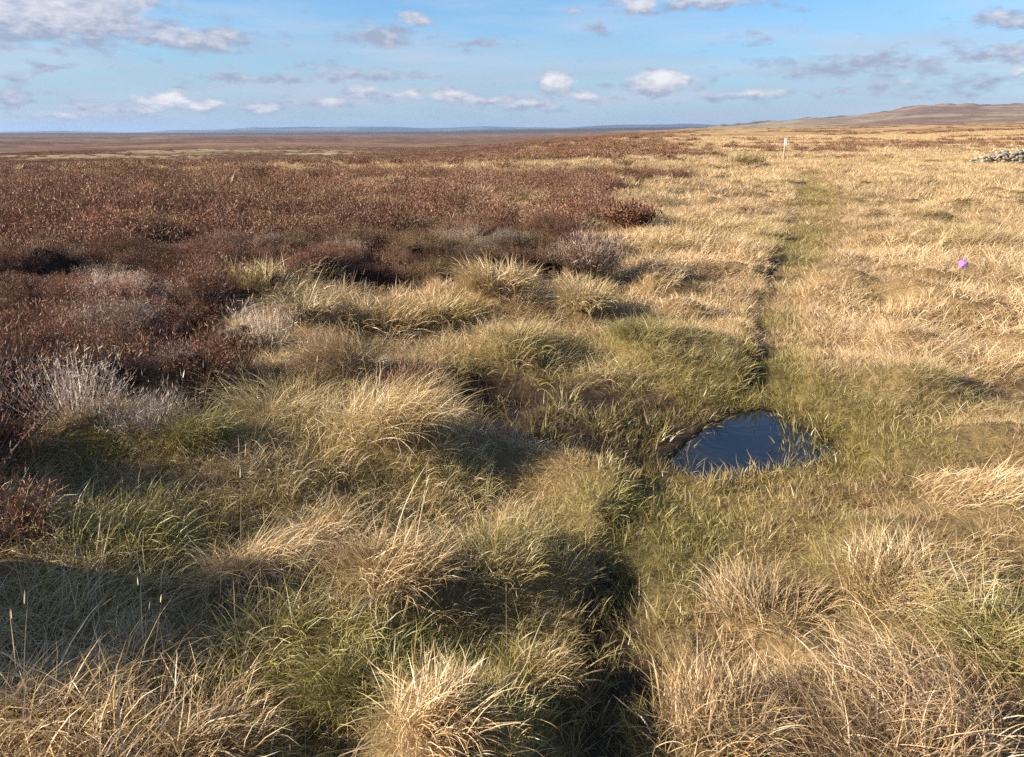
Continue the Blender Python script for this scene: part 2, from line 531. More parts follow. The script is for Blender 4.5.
def band(d0, d1, azmax, sp):
    """jittered points over a fan of ground"""
    xs = np.arange(-d1, d1, sp); ys = np.arange(-d1 * .2, d1, sp)
    X, Y = np.meshgrid(xs, ys)
    X = X.ravel() + rng.uniform(-.5, .5, X.size) * sp
    Y = Y.ravel() + rng.uniform(-.5, .5, Y.size) * sp
    d = np.hypot(X, Y)
    a = np.abs(np.degrees(np.arctan2(X, Y + .8)))
    k = (d >= d0) & (d < d1) & (a < azmax)
    return X[k], Y[k]

# ------------------------------------------------------------------ where the single plants stand (photo point of the base, width, height in photo px)
# name, u, v, w, h, greenness, lightness, rust, lean, seed stalks, label
TUSSOCKS = [
    (268, 318, 84, 40, .42, 1.12, .0, .5, 0, 'pale yellow-green tussock standing alone inside the edge of the red-brown heather'),
    (376, 338, 112, 52, .30, 1.08, .05, .5, 2, 'broad straw-topped tussock, widest of those along the lower edge of the heather'),
    (308, 345, 50, 38, .35, 1.05, .0, .3, 2, 'small straw tussock squeezed between the pale dead heather and the broad straw tussock'),
    (280, 432, 100, 66, .40, 1.12, .0, .5, 2, 'spiky yellow-green tussock with blades fanning out above the bright green moss'),
    (388, 466, 110, 66, .28, 1.12, .0, .8, 3, 'tall shaggy tussock leaning over the dark bog hollow left of the puddle'),
    (205, 470, 74, 48, .70, 1.05, .0, .4, 2, 'low yellow-green tussock beside the bleached grass clump'),
    (450, 330, 60, 34, .40, 1.0, .0, .5, 0, 'low tussock right of the broad straw tussock, just under the heather edge'),
    (352, 392, 92, 46, .18, .90, .35, .6, 0, 'brownish drooping tussock between the broad straw tussock and the tall shaggy one'),
    (500, 318, 66, 38, .25, 1.05, .0, .4, 0, 'rounded straw tussock below the dark grey heather clump'),
    (588, 322, 56, 34, .35, 1.08, .0, .4, 0, 'yellowish tussock growing next to the dark grey heather clump'),
    (640, 360, 62, 28, .62, .88, .0, .6, 0, 'flattened grey-green tussock in the grass left of the worn path'),
    (690, 236, 46, 22, .60, .85, .0, .5, 0, 'small olive tussock in the pale grass beyond the grey-green one'),
    (244, 600, 96, 86, .12, 1.10, .0, .4, 3, 'pale straw tussock lit at the edge of the deep shade'),
    (395, 606, 122, 82, .20, 1.08, .05, .5, 2, 'wide pale tussock in front of the tall shaggy tussock'),
    (325, 548, 96, 62, .22, 1.1, .0, .4, 0, 'pale rounded tussock between the spiky yellow-green tussock and the two front ones'),
    (490, 590, 105, 44, .45, 1.0, .05, .5, 2, 'greenish tussock next to the short-grass path in the near ground'),
    (16, 780, 140, 84, .12, 1.0, .0, .9, 4, 'bleached tussock in the bottom left corner with long straw stalks'),
    (140, 690, 70, 52, .15, .95, .05, .5, 3, 'thin straw tussock with upright stalks in front of the deep shade'),
    (200, 792, 100, 54, .12, .95, .1, .9, 3, 'straw tussock cut by the lower edge, between the corner tussock and the mossy one'),
    (372, 712, 110, 56, .80, 1.05, .0, .4, 0, 'mossy yellow-green cushion of grass near the lower edge'),
    (438, 800, 112, 78, .08, 1.22, .0, .6, 2, 'whitish straw tussock beside the dark wet channel at the lower edge'),
    (532, 690, 80, 48, .40, .95, .1, .7, 3, 'small tussock hanging over the left lip of the dark wet channel'),
    (872, 775, 200, 100, .08, 1.02,   .25, -.5, 0, 'large reddish-straw tussock in the lower right, biggest in the near grass'),
    (720, 780, 130, 76, .15, 1.0, .2, .5, 0, 'straw tussock on the right lip of the dark wet channel'),
    (905, 618, 140, 62, .28, 1.08, .10, .6, 0, 'swirling pale tussock above the large reddish-straw one'),
    (1000, 690, 110, 78, .60, 1.05, .0, .5, 0, 'green-based tussock at the right edge of the near grass'),
    (770, 628, 100, 58, .22, 1.0, .12, .7, 0, 'matted straw tussock between the short-grass path and the swirling pale tussock'),
    (985, 536, 130, 42, .10, 1.12, .0, .7, 0, 'wind-combed pale straw tussock at the right edge, level with the near side of the puddle'),
    (746, 170, 46, 13, .42, .75, .15, .1, 0, 'dark clump of rushes just left of the white marker post'),
]
# u, v, w, h, tint(g,b,r), kind, label
HEATHERS = [
    (590, 292, 66, 36, (0, .8, .45), 'dark grey half-dead heather clump at the right-hand point of the heather'),
    (628, 234, 56, 26, (0, .85, .0), 'dark red-brown heather bush jutting into the pale grass, beyond the grey clump'),
    (632, 184, 60, 12, (0, .75, .0), 'low dark heather bush at the far grass edge, smallest along the heather edge'),
    (412, 408, 58, 36, (0, 1.05, .0), 'small red heather sprig behind the tall shaggy tussock'),
    (266, 368, 74, 46, (0, 1.15, .80), 'pale mauve dead heather bush left of the small straw tussock'),
    (78, 462, 88, 64, (0, 1.2, 1.0), 'bleached whitish heather bush at the front of the heather'),
    (150, 468, 66, 40, (0, 1.0, .85), 'flattened greyish dead heather beside the bleached whitish bush'),
    (212, 410, 96, 58, (.15, .95, .0), 'dark russet heather bush behind the low yellow-green tussock'),
    (130, 408, 92, 56, (.25, 1.1, .0), 'olive-brown heather bush behind the bleached whitish bush'),
    (28, 430, 86, 60, (.1, .85, .0), 'deep brown heather bush at the left edge, beside the bleached whitish bush'),
    (28, 572, 74, 50, (0, 1.15, .0), 'low rust-red heather bush lit in the deep shade at the left edge'),
    (-50, 556, 130, 150, (0, .85, .0), 'tall dark heather bush added at the left edge to cast the deep shade'),  # rooted outside the view, added to throw shade across the near ground
    (-60, 490, 120, 120, (.1, .9, .0), 'twiggy dark heather bush added as a second shade caster at the left edge'),  # second added shade caster, also rooted outside the view
    (98, 356, 90, 44, (0, 1.0, .08), 'russet heather bush in front of the black gap in the heather'),
    (210, 340, 84, 40, (.2, 1.0, .0), 'brown heather bush just left of the lone pale yellow-green tussock'),
    (190, 286, 70, 36, (0, .95, .35), 'greyish heather bush standing behind the lone pale yellow-green tussock'),
]
RUSHES = [(792, 432, 22, 18, .5, 'thin water-plant tuft near the far side of the puddle, right of its middle'),
          (806, 450, 34, 22, .5, 'broken water-plant tuft between the standing one and the dense rim tuft'),
          (786, 452, 26, 20, .45, 'sparse water-plant tuft nearest the open middle of the puddle'),
          (822, 436, 34, 24, .55, 'rush tuft on the upper right rim of the puddle'),
          (800, 441, 40, 26, .50, 'green water-plant tuft standing in the right half of the puddle'),
          (832, 452, 46, 30, .55, 'dense rush tuft on the right rim of the puddle'),
          (812, 462, 30, 22, .60, 'short rush tuft at the near right rim of the puddle'),
          (784, 424, 24, 18, .45, 'thin rush tuft at the far rim of the puddle'),
          (648, 446, 50, 30, .55, 'grey-green rush tuft in the mud at the left tip of the puddle'),
          (612, 436, 46, 30, .60, 'olive rush tuft in the middle of the muddy hollow'),
          (560, 418, 46, 28, .50, 'olive rush tuft at the back of the muddy hollow'),
          (540, 448, 52, 28, .55, 'rush tuft at the front lip of the muddy hollow'),
          (690, 412, 40, 24, .50, 'rush tuft on the dark bank behind the left half of the puddle')]

def slant(u, v):
    g = gp(u, v); return math.sqrt(g[0] ** 2 + g[1] ** 2 + EYE ** 2)

MOUNDS += [(-2.45, 1.25, .40, .30), (-2.60, 1.70, .45, .58), (-2.78, 2.25, .45, .60), (-3.05, 2.9, .4, .40)]  # bank out of view on the left, raised to cast the lower-left shade
for (u, v, w, h, *_r) in TUSSOCKS:
    g = gp(u, v - h * .12); m = slant(u, v) / F_PX
    MOUNDS.append((g[0], g[1], max(.10, w * m * .42), min(.12, h * m * .30)))
for (u, v, w, h, *_r) in HEATHERS:
    g = gp(u, v - h * .1); m = slant(u, v) / F_PX
    MOUNDS.append((g[0], g[1], max(.12, w * m * .42), min(.08, h * m * .22)))

# patches where the growth is greener: photo point, radii in m, amount
GREENS = [(gp(*p), rx, ry, a) for p, rx, ry, a in (
    ((110, 470), .22, .16, 1.1), ((120, 560), .22, .15, 1.2), ((350, 690), .3, .2, .8), ((545, 690), .2, .2, .7), ((270, 560), .2, .15, .6), ((500, 560), .25, .2, .6), ((250, 456), .35, .15, .7), ((440, 395), .35, .25, .8), ((600, 378), .7, .22, .45), ((860, 440), .6, .45, .65),
    ((760, 385), .5, .6, .45), ((960, 243), 1.1, .7, .9), ((690, 228), 1.2, .8, .6), ((650, 352), .5, .4, .6), ((900, 400), 1.0, .8, .45),
    ((640, 520), .35, .4, .6), ((720, 560), .35, .3, .45), ((330, 690), .35, .2, .7), ((440, 480), .4, .2, .7), ((1000, 640), .25, .22, .7),
    ((860, 560), .2, .2, .5), ((470, 660), .25, .15, .7), ((560, 345), 1.0, .5, .4), ((740, 240), 1.2, 2.2, .3), ((200, 560), .3, .2, .5))]

PEATS = [(gp(u, v), a * math.hypot(*gp(u, v)) / F_PX, (gp(u, v - b)[1] - gp(u, v + b)[1]) / 2) for u, v, a, b in (
    (822, 152, 34, 2.6), (858, 160, 24, 1.8), (838, 160, 10, 1.6), (800, 158, 10, 1.0), (690, 156, 30, 1.8), (880, 146, 40, 1.5), (960, 143, 40, 1.4), (735, 148, 30, 1.6), (660, 178, 26, 2.0))]
def peat_amount(x, y):
    w_ = 0
    for c, rx, ry in PEATS:
        w_ = np.maximum(w_, np.exp(-(((x - c[0]) / rx) ** 2 + ((y - c[1]) / ry) ** 2) ** 1.5))
    return sstep(.3, .6, w_ * (1 + .8 * fbm(x / 3, y / 3, 79, 3)))

def greenness(x, y):
    heath, path, bog, chan = masks(x, y)
    g = .09 + .26 * fbm(x / .9, y / .9, 61, 4)
    for c, rx, ry, a in GREENS:
        g = g + .52 * a * (1 + .6 * fbm(x / .5, y / .5, 63, 3)) * np.exp(-((x - c[0]) / rx) ** 2 - ((y - c[1]) / ry) ** 2)
    pud = np.maximum(sdist(PUDDLE, x, y), 0)
    g = g + .35 * np.exp(-(pud / .35) ** 2) + path * (.26 + .20 * fbm(x * 1.5, y * 1.5, 62, 3))
    d = np.hypot(x, y)
    g = g + .08 * (1 - sstep(4, 9, d)) + .14 * (1 - sstep(2.2, 3.6, d)) * (1 - sstep(-.1, .5, x))
    return np.clip(g, 0, 1)

def pasture(x, y):
    d = np.hypot(x, y); az = np.degrees(np.arctan2(x, y))
    st = np.exp(-((d - 400 - 40 * fbm(az / 6, az * 0, 81, 3)) / 75) ** 2) * (1 - sstep(-13, -8, az)) * sstep(.0, .25, .35 + fbm(x / 120, y / 40, 82, 3))
    return np.clip(st * 1.2, 0, 1)

def heath_far(x, y):
    """share of heather on the ground, near zone and the distance"""
    d = np.hypot(x, y); az = np.degrees(np.arctan2(x, y))
    heath = masks(x, y)[0]
    gap = .8 * fbm(x / 3.6, y / 2.4, 71, 4) + .7 * fbm(x / .9, y / .8, 72, 3) + .5 * fbm(x / 14, y / 9, 78, 2)
    straw = sstep(.12, .55, gap - .30 + .34 * sstep(15, 30, d) + 1.15 * np.exp(-((d - 36) / 6) ** 2)) * sstep(7, 15, d) * .85
    heath = heath * (1 - straw)
    farleft = (1 - sstep(5, 15, az)) * (d > 66)
    n = fbm(x / 70, y / 55, 73, 5) + .4 * fbm(x / 14, y / 14, 77, 3)
    fl = .96 - .26 * sstep(.2, .6, n)
    nr = fbm(x / 26, y / 14, 74, 4) + .4 * fbm(x / 160, y / 120, 75, 3)
    fr = sstep(.42 - .25 * sstep(150, 500, d), .62 - .2 * sstep(150, 500, d), nr) * sstep(60, 160, d) * .9
    fl = fl * (1 - .95 * pasture(x, y))
    far = farleft * fl + (1 - sstep(-2, 9, az) ) * 0 + sstep(-2, 9, az) * fr
    k = sstep(60, 76, d)
    out = heath * (1 - k) + far * k
    return np.clip(np.maximum(np.maximum(out, fr * sstep(4, 12, az)), peat_amount(x, y)), 0, 1)

# ------------------------------------------------------------------ ground sheet
r1 = 0.35 * 1.012 ** np.arange(0, 320)
r1 = r1[r1 < 14]
r2 = r1[-1] * 1.03 ** np.arange(1, 400)
r2 = r2[r2 < 19000]
rings = np.concatenate((r1, r2, [19600]))
a_in = np.arange(-50, 50.01, .15)
a_out = np.arange(51.5, 308.6, 2.0)
ang = np.radians(np.concatenate((a_in, a_out)))
NA, NR = len(ang), len(rings)
RR, AA = np.meshgrid(rings, ang, indexing='ij')
GX, GY = (RR * np.sin(AA)).ravel(), (RR * np.cos(AA)).ravel()
GZ = height(GX, GY)
verts = np.stack((GX, GY, GZ), -1)
verts = np.concatenate((verts, [[0, 0, hz(0, .05)]]))
i, j = np.meshgrid(np.arange(NR - 1), np.arange(NA), indexing='ij')
i, j = i.ravel(), j.ravel()
jn = (j + 1) % NA
quads = np.stack((i * NA + j, (i + 1) * NA + j, (i + 1) * NA + jn, i * NA + jn), -1)[:, ::-1]
fx, fy = GX[quads].mean(1), GY[quads].mean(1)

# ground colours by what grows or lies there; heather tones hold some shade
d = np.hypot(GX, GY); azd = np.degrees(np.arctan2(GX, GY))
heath, path, bog, chan = masks(GX, GY)
hf = heath_far(GX, GY)
gr = greenness(GX, GY)
def C(*c): return np.array(c)[None, :]
dry = C(.20, .13, .06)
col = np.repeat(dry, len(GX), 0)
def blend(col, c, f):
    return col * (1 - f[:, None]) + c * f[:, None]
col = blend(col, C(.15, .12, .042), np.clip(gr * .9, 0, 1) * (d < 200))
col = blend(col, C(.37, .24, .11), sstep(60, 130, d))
hcol = np.where((d > 66)[:, None], C(.125, .064, .040), C(.05, .027, .018))  # far tone has the heather's own shade averaged in; near tone darkened for gaps
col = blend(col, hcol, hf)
# pale pasture strip across the dip on the left, and wide pale drifts further out
strip = pasture(GX, GY)
col = blend(col, C(.27, .205, .105), np.clip(strip * 1.1, 0, 1))
dark_line = sstep(.25, .45, fbm(GX / 260, GY / 60, 88, 4)) * sstep(200, 300, d) * (1 - sstep(2600, 3000, d)) * (1 - sstep(5, 13, azd))
col = blend(col, C(.05, .032, .024), dark_line * .65)
drift = sstep(.2, .5, fbm(GX / 700, GY / 260, 83, 4)) * sstep(450, 700, d) * (1 - sstep(2300, 2600, d)) * .22
col = blend(col, C(.33, .23, .13), drift)
# hillside on the right
hs = sstep(1400, 1900, d) * sstep(6, 11, azd) * (d < 4500)
hn = fbm(GX / 240, GY / 150, 84, 5) + .35 * fbm(GX / 60, GY / 60, 89, 3)
hc = C(.17, .105, .072) * (1 - sstep(-.1, .4, hn))[:, None] + C(.27, .20, .125) * sstep(-.1, .4, hn)[:, None]
col = blend(col, hc, hs)
pale = hs * (1 - sstep(16, 26, azd)) * (1 - sstep(2500, 2900, d)) * .4
col = blend(col, C(.40, .35, .19), pale)
# bare rock and scrub under the skyline
rock = hs * sstep(2950, 3100, d) * (1 - sstep(3350, 3500, d)) * (1 - sstep(23, 27, azd)) * sstep(-.35, .0, fbm(GX / 60, GY / 60, 85, 4))
col = blend(col, C(.09, .085, .065), rock)
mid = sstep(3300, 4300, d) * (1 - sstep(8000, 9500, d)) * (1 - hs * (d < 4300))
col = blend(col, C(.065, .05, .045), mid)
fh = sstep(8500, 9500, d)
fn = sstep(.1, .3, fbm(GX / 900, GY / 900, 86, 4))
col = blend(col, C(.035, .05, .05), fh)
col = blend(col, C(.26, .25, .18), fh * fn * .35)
# peat
wet = np.clip(bog + chan * 1.2 + rut_amount(GX, GY) * 1.3, 0, 1)
pud = sdist(PUDDLE, GX, GY)
wet = np.maximum(wet, 1 - sstep(-.02, .05, pud))
mudc = C(.055, .034, .022) * (1 - .3 * vnoise(GX * 9, GY * 9, 87))[:, None]
col = blend(col, mudc, wet)
gully = sstep(.62, .78, vnoise(GX / 16 + 3, GY / 5.0, 51)) * sstep(48, 58, d) * (1 - sstep(130, 190, d)) * sstep(4, 12, azd)
col = blend(col, C(.10, .055, .035), gully * .75)
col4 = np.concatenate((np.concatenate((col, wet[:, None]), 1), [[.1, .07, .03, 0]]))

def ground_material():
    m, nt = new_mat('moor_ground')
    T = NT(nt)
    a = T.n('ShaderNodeAttribute', attribute_name='col')
    geo = T.n('ShaderNodeNewGeometry')
    pos = geo.outputs['Position']
    n1 = T.noise(pos, 22, 6, .65)
    n2 = T.noise(pos, 1.7, 5, .6)
    n3 = T.noise(pos, .12, 6, .62)
    n4 = T.noise(pos, .018, 6, .6)
    k = T.math('MULTIPLY_ADD', n1, 1.0, T.math('MULTIPLY_ADD', n2, .8, T.math('MULTIPLY_ADD', n3, 1.5, T.math('MULTIPLY_ADD', n4, 1.5, -1.4))))
    k = T.math('MAXIMUM', k, .3)
    vm = T.n('ShaderNodeVectorMath', operation='SCALE')
    T.link(a.outputs['Color'], vm.inputs[0]); T.link(k, vm.inputs[3])
    p = T.n('ShaderNodeBsdfPrincipled')
    T.link(vm.outputs[0], p.inputs['Base Color'])
    T.link(T.math('MULTIPLY_ADD', a.outputs['Alpha'], -.30, .95), p.inputs['Roughness'])
    p.inputs['Specular IOR Level'].default_value = .12
    bh = T.math('ADD', T.math('MULTIPLY', n1, .03), T.math('ADD', T.math('MULTIPLY', n2, .12), T.math('MULTIPLY', n3, .8)))
    bp = T.n('ShaderNodeBump'); bp.inputs['Strength'].default_value = .8; bp.inputs['Distance'].default_value = 1.0
    T.link(bh, bp.inputs['Height']); T.link(bp.outputs[0], p.inputs['Normal'])
    o = T.n('ShaderNodeOutputMaterial'); T.link(p.outputs[0], o.inputs[0])
    return m
GROUND_M = ground_material()

fd = np.hypot(fx, fy); faz = np.degrees(np.arctan2(fx, fy))
fm = masks(fx, fy)
fp = sdist(PUDDLE, fx, fy)
cls = np.zeros(len(quads), int)
cls[(fm[1] > .5) & (fd < 40)] = 1
cls[(np.maximum(fm[2], fm[3]) > .5) | (fp < .02)] = 2
cls[(fd > 1500) & (fd < 4600) & (faz > 9) & (faz < 80)] = 3
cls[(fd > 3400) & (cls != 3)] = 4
cls[fd > 9000] = 5
def sheet(name, k, label, cat, extra=None):
    q = quads[cls == k]
    used, inv = np.unique(q.ravel(), return_inverse=True)
    tri = np.zeros(0, int)
    v, c, fl, tot = verts[used], col4[used], inv, np.full(len(q), 4)
    if k == 0:   # close the middle
        lut = np.full(len(verts), -1); lut[used] = np.arange(len(used))
        ctr = len(v)
        v = np.concatenate((v, verts[-1:])); c = np.concatenate((c, col4[-1:]))
        need = [t for t in range(NA) if lut[t] < 0]
        for t in need:
            lut[t] = len(v); v = np.concatenate((v, verts[t:t + 1])); c = np.concatenate((c, col4[t:t + 1]))
        t3 = np.array([[ctr, lut[(t + 1) % NA], lut[t]] for t in range(NA)])
        fl = np.concatenate((fl, t3.ravel())); tot = np.concatenate((tot, np.full(NA, 3)))
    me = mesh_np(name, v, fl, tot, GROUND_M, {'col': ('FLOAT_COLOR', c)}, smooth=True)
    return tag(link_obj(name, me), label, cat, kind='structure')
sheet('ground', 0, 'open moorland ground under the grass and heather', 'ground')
sheet('path', 1, 'narrow trodden grass path running past the puddle to the white post', 'path')
sheet('mud', 2, 'dark wet peat around the puddle and in the near channel', 'mud')
sheet('hillside', 3, 'long mauve-brown moorland hill with a rocky skyline on the right', 'hill')
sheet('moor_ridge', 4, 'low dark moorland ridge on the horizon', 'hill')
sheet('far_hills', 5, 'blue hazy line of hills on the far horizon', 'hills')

# ------------------------------------------------------------------ puddle water
def puddle_water():
    m, nt = new_mat('peaty_water')
    T = NT(nt)
    tc = T.n('ShaderNodeTexCoord')
    p = T.n('ShaderNodeBsdfPrincipled')
    p.inputs['Base Color'].default_value = (.006, .006, .006, 1)
    p.inputs['Roughness'].default_value = .015
    p.inputs['IOR'].default_value = 1.5
    nz = T.noise(tc.outputs['Object'], 9, 2, .5)
    bp = T.n('ShaderNodeBump'); bp.inputs['Strength'].default_value = .05; bp.inputs['Distance'].default_value = .02
    T.link(nz, bp.inputs['Height']); T.link(bp.outputs[0], p.inputs['Normal'])
    o = T.n('ShaderNodeOutputMaterial'); T.link(p.outputs[0], o.inputs[0])
    P = np.array(PUDDLE); c = P.mean(0)
    Q = c + (P - c) * 1.35
    v = [(q[0], q[1], WATER_Z) for q in Q]
    me = bpy.data.meshes.new('puddle')
    me.from_pydata(v, [], [list(range(len(v)))])
    me.update()
    if me.polygons[0].normal.z < 0:
        me.flip_normals()
    me.materials.append(m)
    tag(link_obj('puddle', me), 'still dark blue puddle of peaty water reflecting the sky', 'puddle', kind='structure')
puddle_water()

# ------------------------------------------------------------------ ground cover
def tints(x, y, rust=.0, gadd=0.0, gmul=1.0):
    n = len(x)
    g = np.clip(greenness(x, y) * gmul + gadd + rng.normal(0, .10, n), 0, 1)
    b = np.clip(1.10 + .24 * fbm(x / .8, y / .8, 91, 3) + .12 * fbm(x / 7, y / 4, 92, 3) + rng.normal(0, .10, n), .55, 1.45)
    r = np.clip(rust + .35 * np.maximum(fbm(x / 1.7, y / 1.7, 93, 3), 0) + rng.normal(0, .06, n), 0, .8)
    b = b * (1 - .38 * masks(x, y)[2])
    return np.stack((g, b, r), -1)

def yaws(n, wide=1.0):
    return rng.normal(0, wide, n)

def scl3(s, zvar=.18):
    n = len(s)
    return np.stack((s, s, s * rng.uniform(1 - zvar, 1 + zvar, n)), -1)

tA = [proto(tuft('grass_tuft', 74, .11, .205, .0025, bend=(.7, 2.1), wild=1.1)) for _ in range(5)]
tB = [proto(tuft('grass_tuft', 84, .16, .20, .0040, seg=3, bend=(.6, 2.0), wild=1.1)) for _ in range(4)]
pC = [proto(patch('grass_patch', 190, .36, .22, .0085)) for _ in range(5)]
pD = [proto(patch('grass_patch', 150, 1.0, .26, .022, clumps=14)) for _ in range(4)]
tP = [proto(tuft('short_grass', 60, .08, .085, .0026, lean=(.2, 1.1), bend=(.1, .9), seg=3)) for _ in range(4)]

pts, yw, sc_, tn, pid = [], [], [], [], []
def cover(protos_base, d0, d1, azm, sp, smin, smax, keep):
    x, y = band(d0, d1, azm, sp)
    k = keep(x, y)
    x, y = x[k], y[k]
    z = height(x, y)
    s = rng.uniform(smin, smax, len(x))
    s = s * np.clip(1 + (.38 * fbm(x / .8, y / .8, 95, 3) + .25 * fbm(x / 3.5, y / 3.5, 96, 2)) * (np.hypot(x, y) < 30), .5, 1.6)
    s = s * (1 - .62 * np.exp(-(np.maximum(sdist(PUDDLE, x, y), 0) / .45) ** 2)) * (1 - .5 * np.exp(-(np.maximum(sdist(PATH, x, y), 0) / .55) ** 2))
    return np.stack((x, y, z - .01), -1), yaws(len(x)), scl3(s), tints(x, y)

def keep_grass(x, y):
    heath, path, bog, chan = masks(x, y)
    pud = sdist(PUDDLE, x, y)
    hf = heath_far(x, y)
    p = (1 - hf) * (1 - sstep(-.22, -.05, -sdist(PATH, x, y) - .02) * (np.hypot(x, y) > 4.5)) * (1 - path) * (1 - bog * .93) * (1 - chan * .70) * (1 - np.clip(rut_amount(x, y) * 1.2, 0, 1))
    thin = sstep(.56, .72, vnoise(x / .20, y / .20, 121)) * .7 * (np.hypot(x, y) < 12)
    return (rng.random(len(x)) < p * (1 - thin)) & (pud > .0)

a = cover(tA, .55, 7, 62, .074, .75, 1.2, keep_grass)
scatter('moor_grass', a[0], a[1], .16, a[2], a[3], tA, 'tangled straw-coloured moor grass of the near ground', 'grass')
a = cover(tB, 7, 19, 52, .135, .8, 1.25, keep_grass)
scatter('moor_grass', a[0], a[1], .16, a[2], a[3], tB, 'dry moor grass either side of the worn path', 'grass')
a = cover(pC, 19, 62, 47, .40, .8, 1.25, keep_grass)
scatter('moor_grass', a[0], a[1], .10, a[2], a[3], pC, 'pale moor grass running out to the white post', 'grass')
a = cover(pD, 62, 210, 45, 1.35, .8, 1.3, keep_grass)
scatter('moor_grass', a[0], a[1], .06, a[2], a[3], pD, 'tan grass of the open moor beyond the white post', 'grass')

# short turf of the path, and thin growth on the mud
x, y = band(.5, 9, 50, .05)
x2, y2 = band(9, 42, 40, .10)
x, y = np.concatenate((x, x2)), np.concatenate((y, y2))
_, path, bog, chan = masks(x, y)
pud = sdist(PUDDLE, x, y); dd = np.hypot(x, y)
bare = sstep(.55, .8, vnoise(x * 1.4, y * .8, 97))
verge = np.exp(-(np.maximum(pud, 0) / .50) ** 2) * (1 - bog) + .8 * np.exp(-(np.maximum(sdist(PATH, x, y), 0) / .4) ** 2) * (dd < 20)
p = np.maximum(path, np.clip(verge, 0, 1)) * (1 - bog * .5) * (1 - chan * .62) * (1 - .25 * bare) * (1 - np.clip(rut_amount(x, y) * 1.1, 0, 1))
k = (rng.random(len(x)) < p) & (pud > .0)
x, y = x[k], y[k]; dd = dd[k]
s = rng.uniform(.7, 1.35, len(x)) * np.clip(1 + (dd - 5) / 14, 1, 2.2)
sc3 = np.stack((s, s, s * np.clip(1.2 - dd / 30, .5, 1)), -1)
scatter('path_turf', np.stack((x, y, height(x, y) - .005), -1), rng.uniform(-3.1, 3.1, len(x)), .2, sc3, tints(x, y, .15, .14), tP,
        'short trodden turf growing on the path', 'turf')
x, y = band(1.0, 8, 50, .055)
_, path, bog, chan = masks(x, y)
pud = sdist(PUDDLE, x, y)
p = np.clip(bog * .38 + chan * .12 + (np.exp(-(np.abs(pud - .05) / .10) ** 2)) * .35, 0, 1) * (.35 + sstep(.35, .6, vnoise(x * 4, y * 4, 98)))
k = (rng.random(len(x)) < p) & (pud > -.02)
x, y = x[k], y[k]
scatter('bog_grass', np.stack((x, y, height(x, y) - .005), -1), rng.uniform(-3.1, 3.1, len(x)), .35, scl3(rng.uniform(.7, 1.5, len(x))),
        tints(x, y, .25, .25), tP, 'sparse olive bog plants on the black mud', 'bog plants')

# heather
hA = [proto(heather_mesh('heather_sprig', 44, .26, .27, 28, .024, .0052, 1.15)) for _ in range(5)]
hB = [proto(heather_mesh('heather_sprig', 32, .32, .32, 24, .030, .0095, 1.05)) for _ in range(4)]
hC = [proto(heather_mesh('heather_sprig', 44, .75, .28, 12, .055, .030, 1.15)) for _ in range(4)]
def keep_heath(x, y):
    hf = heath_far(x, y)
    dd = np.hypot(x, y)
    dome, _ = heath_bush(x, y)
    gap = (1 - sstep(.30, .60, dome)) * (.99 - .65 * sstep(7, 14, dd)) * (dd < 16)
    return rng.random(len(x)) < hf * np.clip(1 - heath_hole(x, y), 0, 1) * (1 - gap)
def heath_cover(d0, d1, azm, sp, smin, smax, zs):
    x, y = band(d0, d1, azm, sp)
    k = keep_heath(x, y)
    x, y = x[k], y[k]; n = len(x)
    s = rng.uniform(smin, smax, n)
    bsh, br = heath_bush(x, y)
    dome = bsh * (.7 + .6 * br)
    nb = 1 - sstep(9, 16, np.hypot(x, y))
    hgt = zs * (.55 + (.85 - .45 * nb) * dome + (.30 - .15 * nb) * fbm(x / 1.6, y / 1.6, 103, 3))
    sc = np.stack((s, s, s * np.clip(hgt, .35, 1.7)), -1)
    g = np.clip(.05 + .55 * np.maximum(fbm(x / 2.2, y / 1.6, 104, 3), 0) + rng.normal(0, .08, n), 0, .8)
    b = np.clip(1.0 + .30 * fbm(x / 1.5, y / 1.2, 105, 4) + rng.normal(0, .16, n), .45, 1.7)
    dd = np.hypot(x, y)
    nb = 1 - sstep(9, 16, dd)
    br2 = (br * 7.31) % 1.0
    b = b * (1 + nb * (br2 - .5) * .7) * (1.12 - .20 * nb)
    g = np.clip(g + nb * np.maximum(br2 - .72, 0) * 1.6 - nb * .08, 0, .8)
    r = np.clip(np.where(br > .93, .6, 0) * nb + (fbm(x / .7, y / .7, 106, 3) - .50) * 1.0 * nb + rng.normal(0, .05, n), 0, .8)
    return np.stack((x, y, height(x, y) - .02), -1), rng.uniform(-3.1, 3.1, n), sc, np.stack((g, b, r), -1)
a = heath_cover(1.2, 11, 66, .12, .45, .8, 1.0)
scatter('heather_cover', a[0], a[1], .14, a[2], a[3], hA, 'dark red-brown heather of the near left moor', 'heather')
a = heath_cover(11, 30, 50, .36, 1.0, 1.5, .85)
scatter('heather_cover', a[0], a[1], .12, a[2], a[3], hB, 'red-brown heather plain in the middle distance', 'heather')
a = heath_cover(30, 130, 46, .95, .8, 1.25, 1.0)
scatter('heather_cover', a[0], a[1], .08, a[2], a[3], hC, 'brown heather with straw drifts, far side of the plain', 'heather')

hD = [proto(heather_mesh('heather_patch', 60, 2.2, .34, 8, .10, .075, 1.2)) for _ in range(3)]
a = heath_cover(130, 520, 44, 3.4, .8, 1.3, 1.0)
scatter('heather_cover', a[0], a[1], .04, a[2], a[3], hD, 'far brown heather beyond the dip', 'heather')

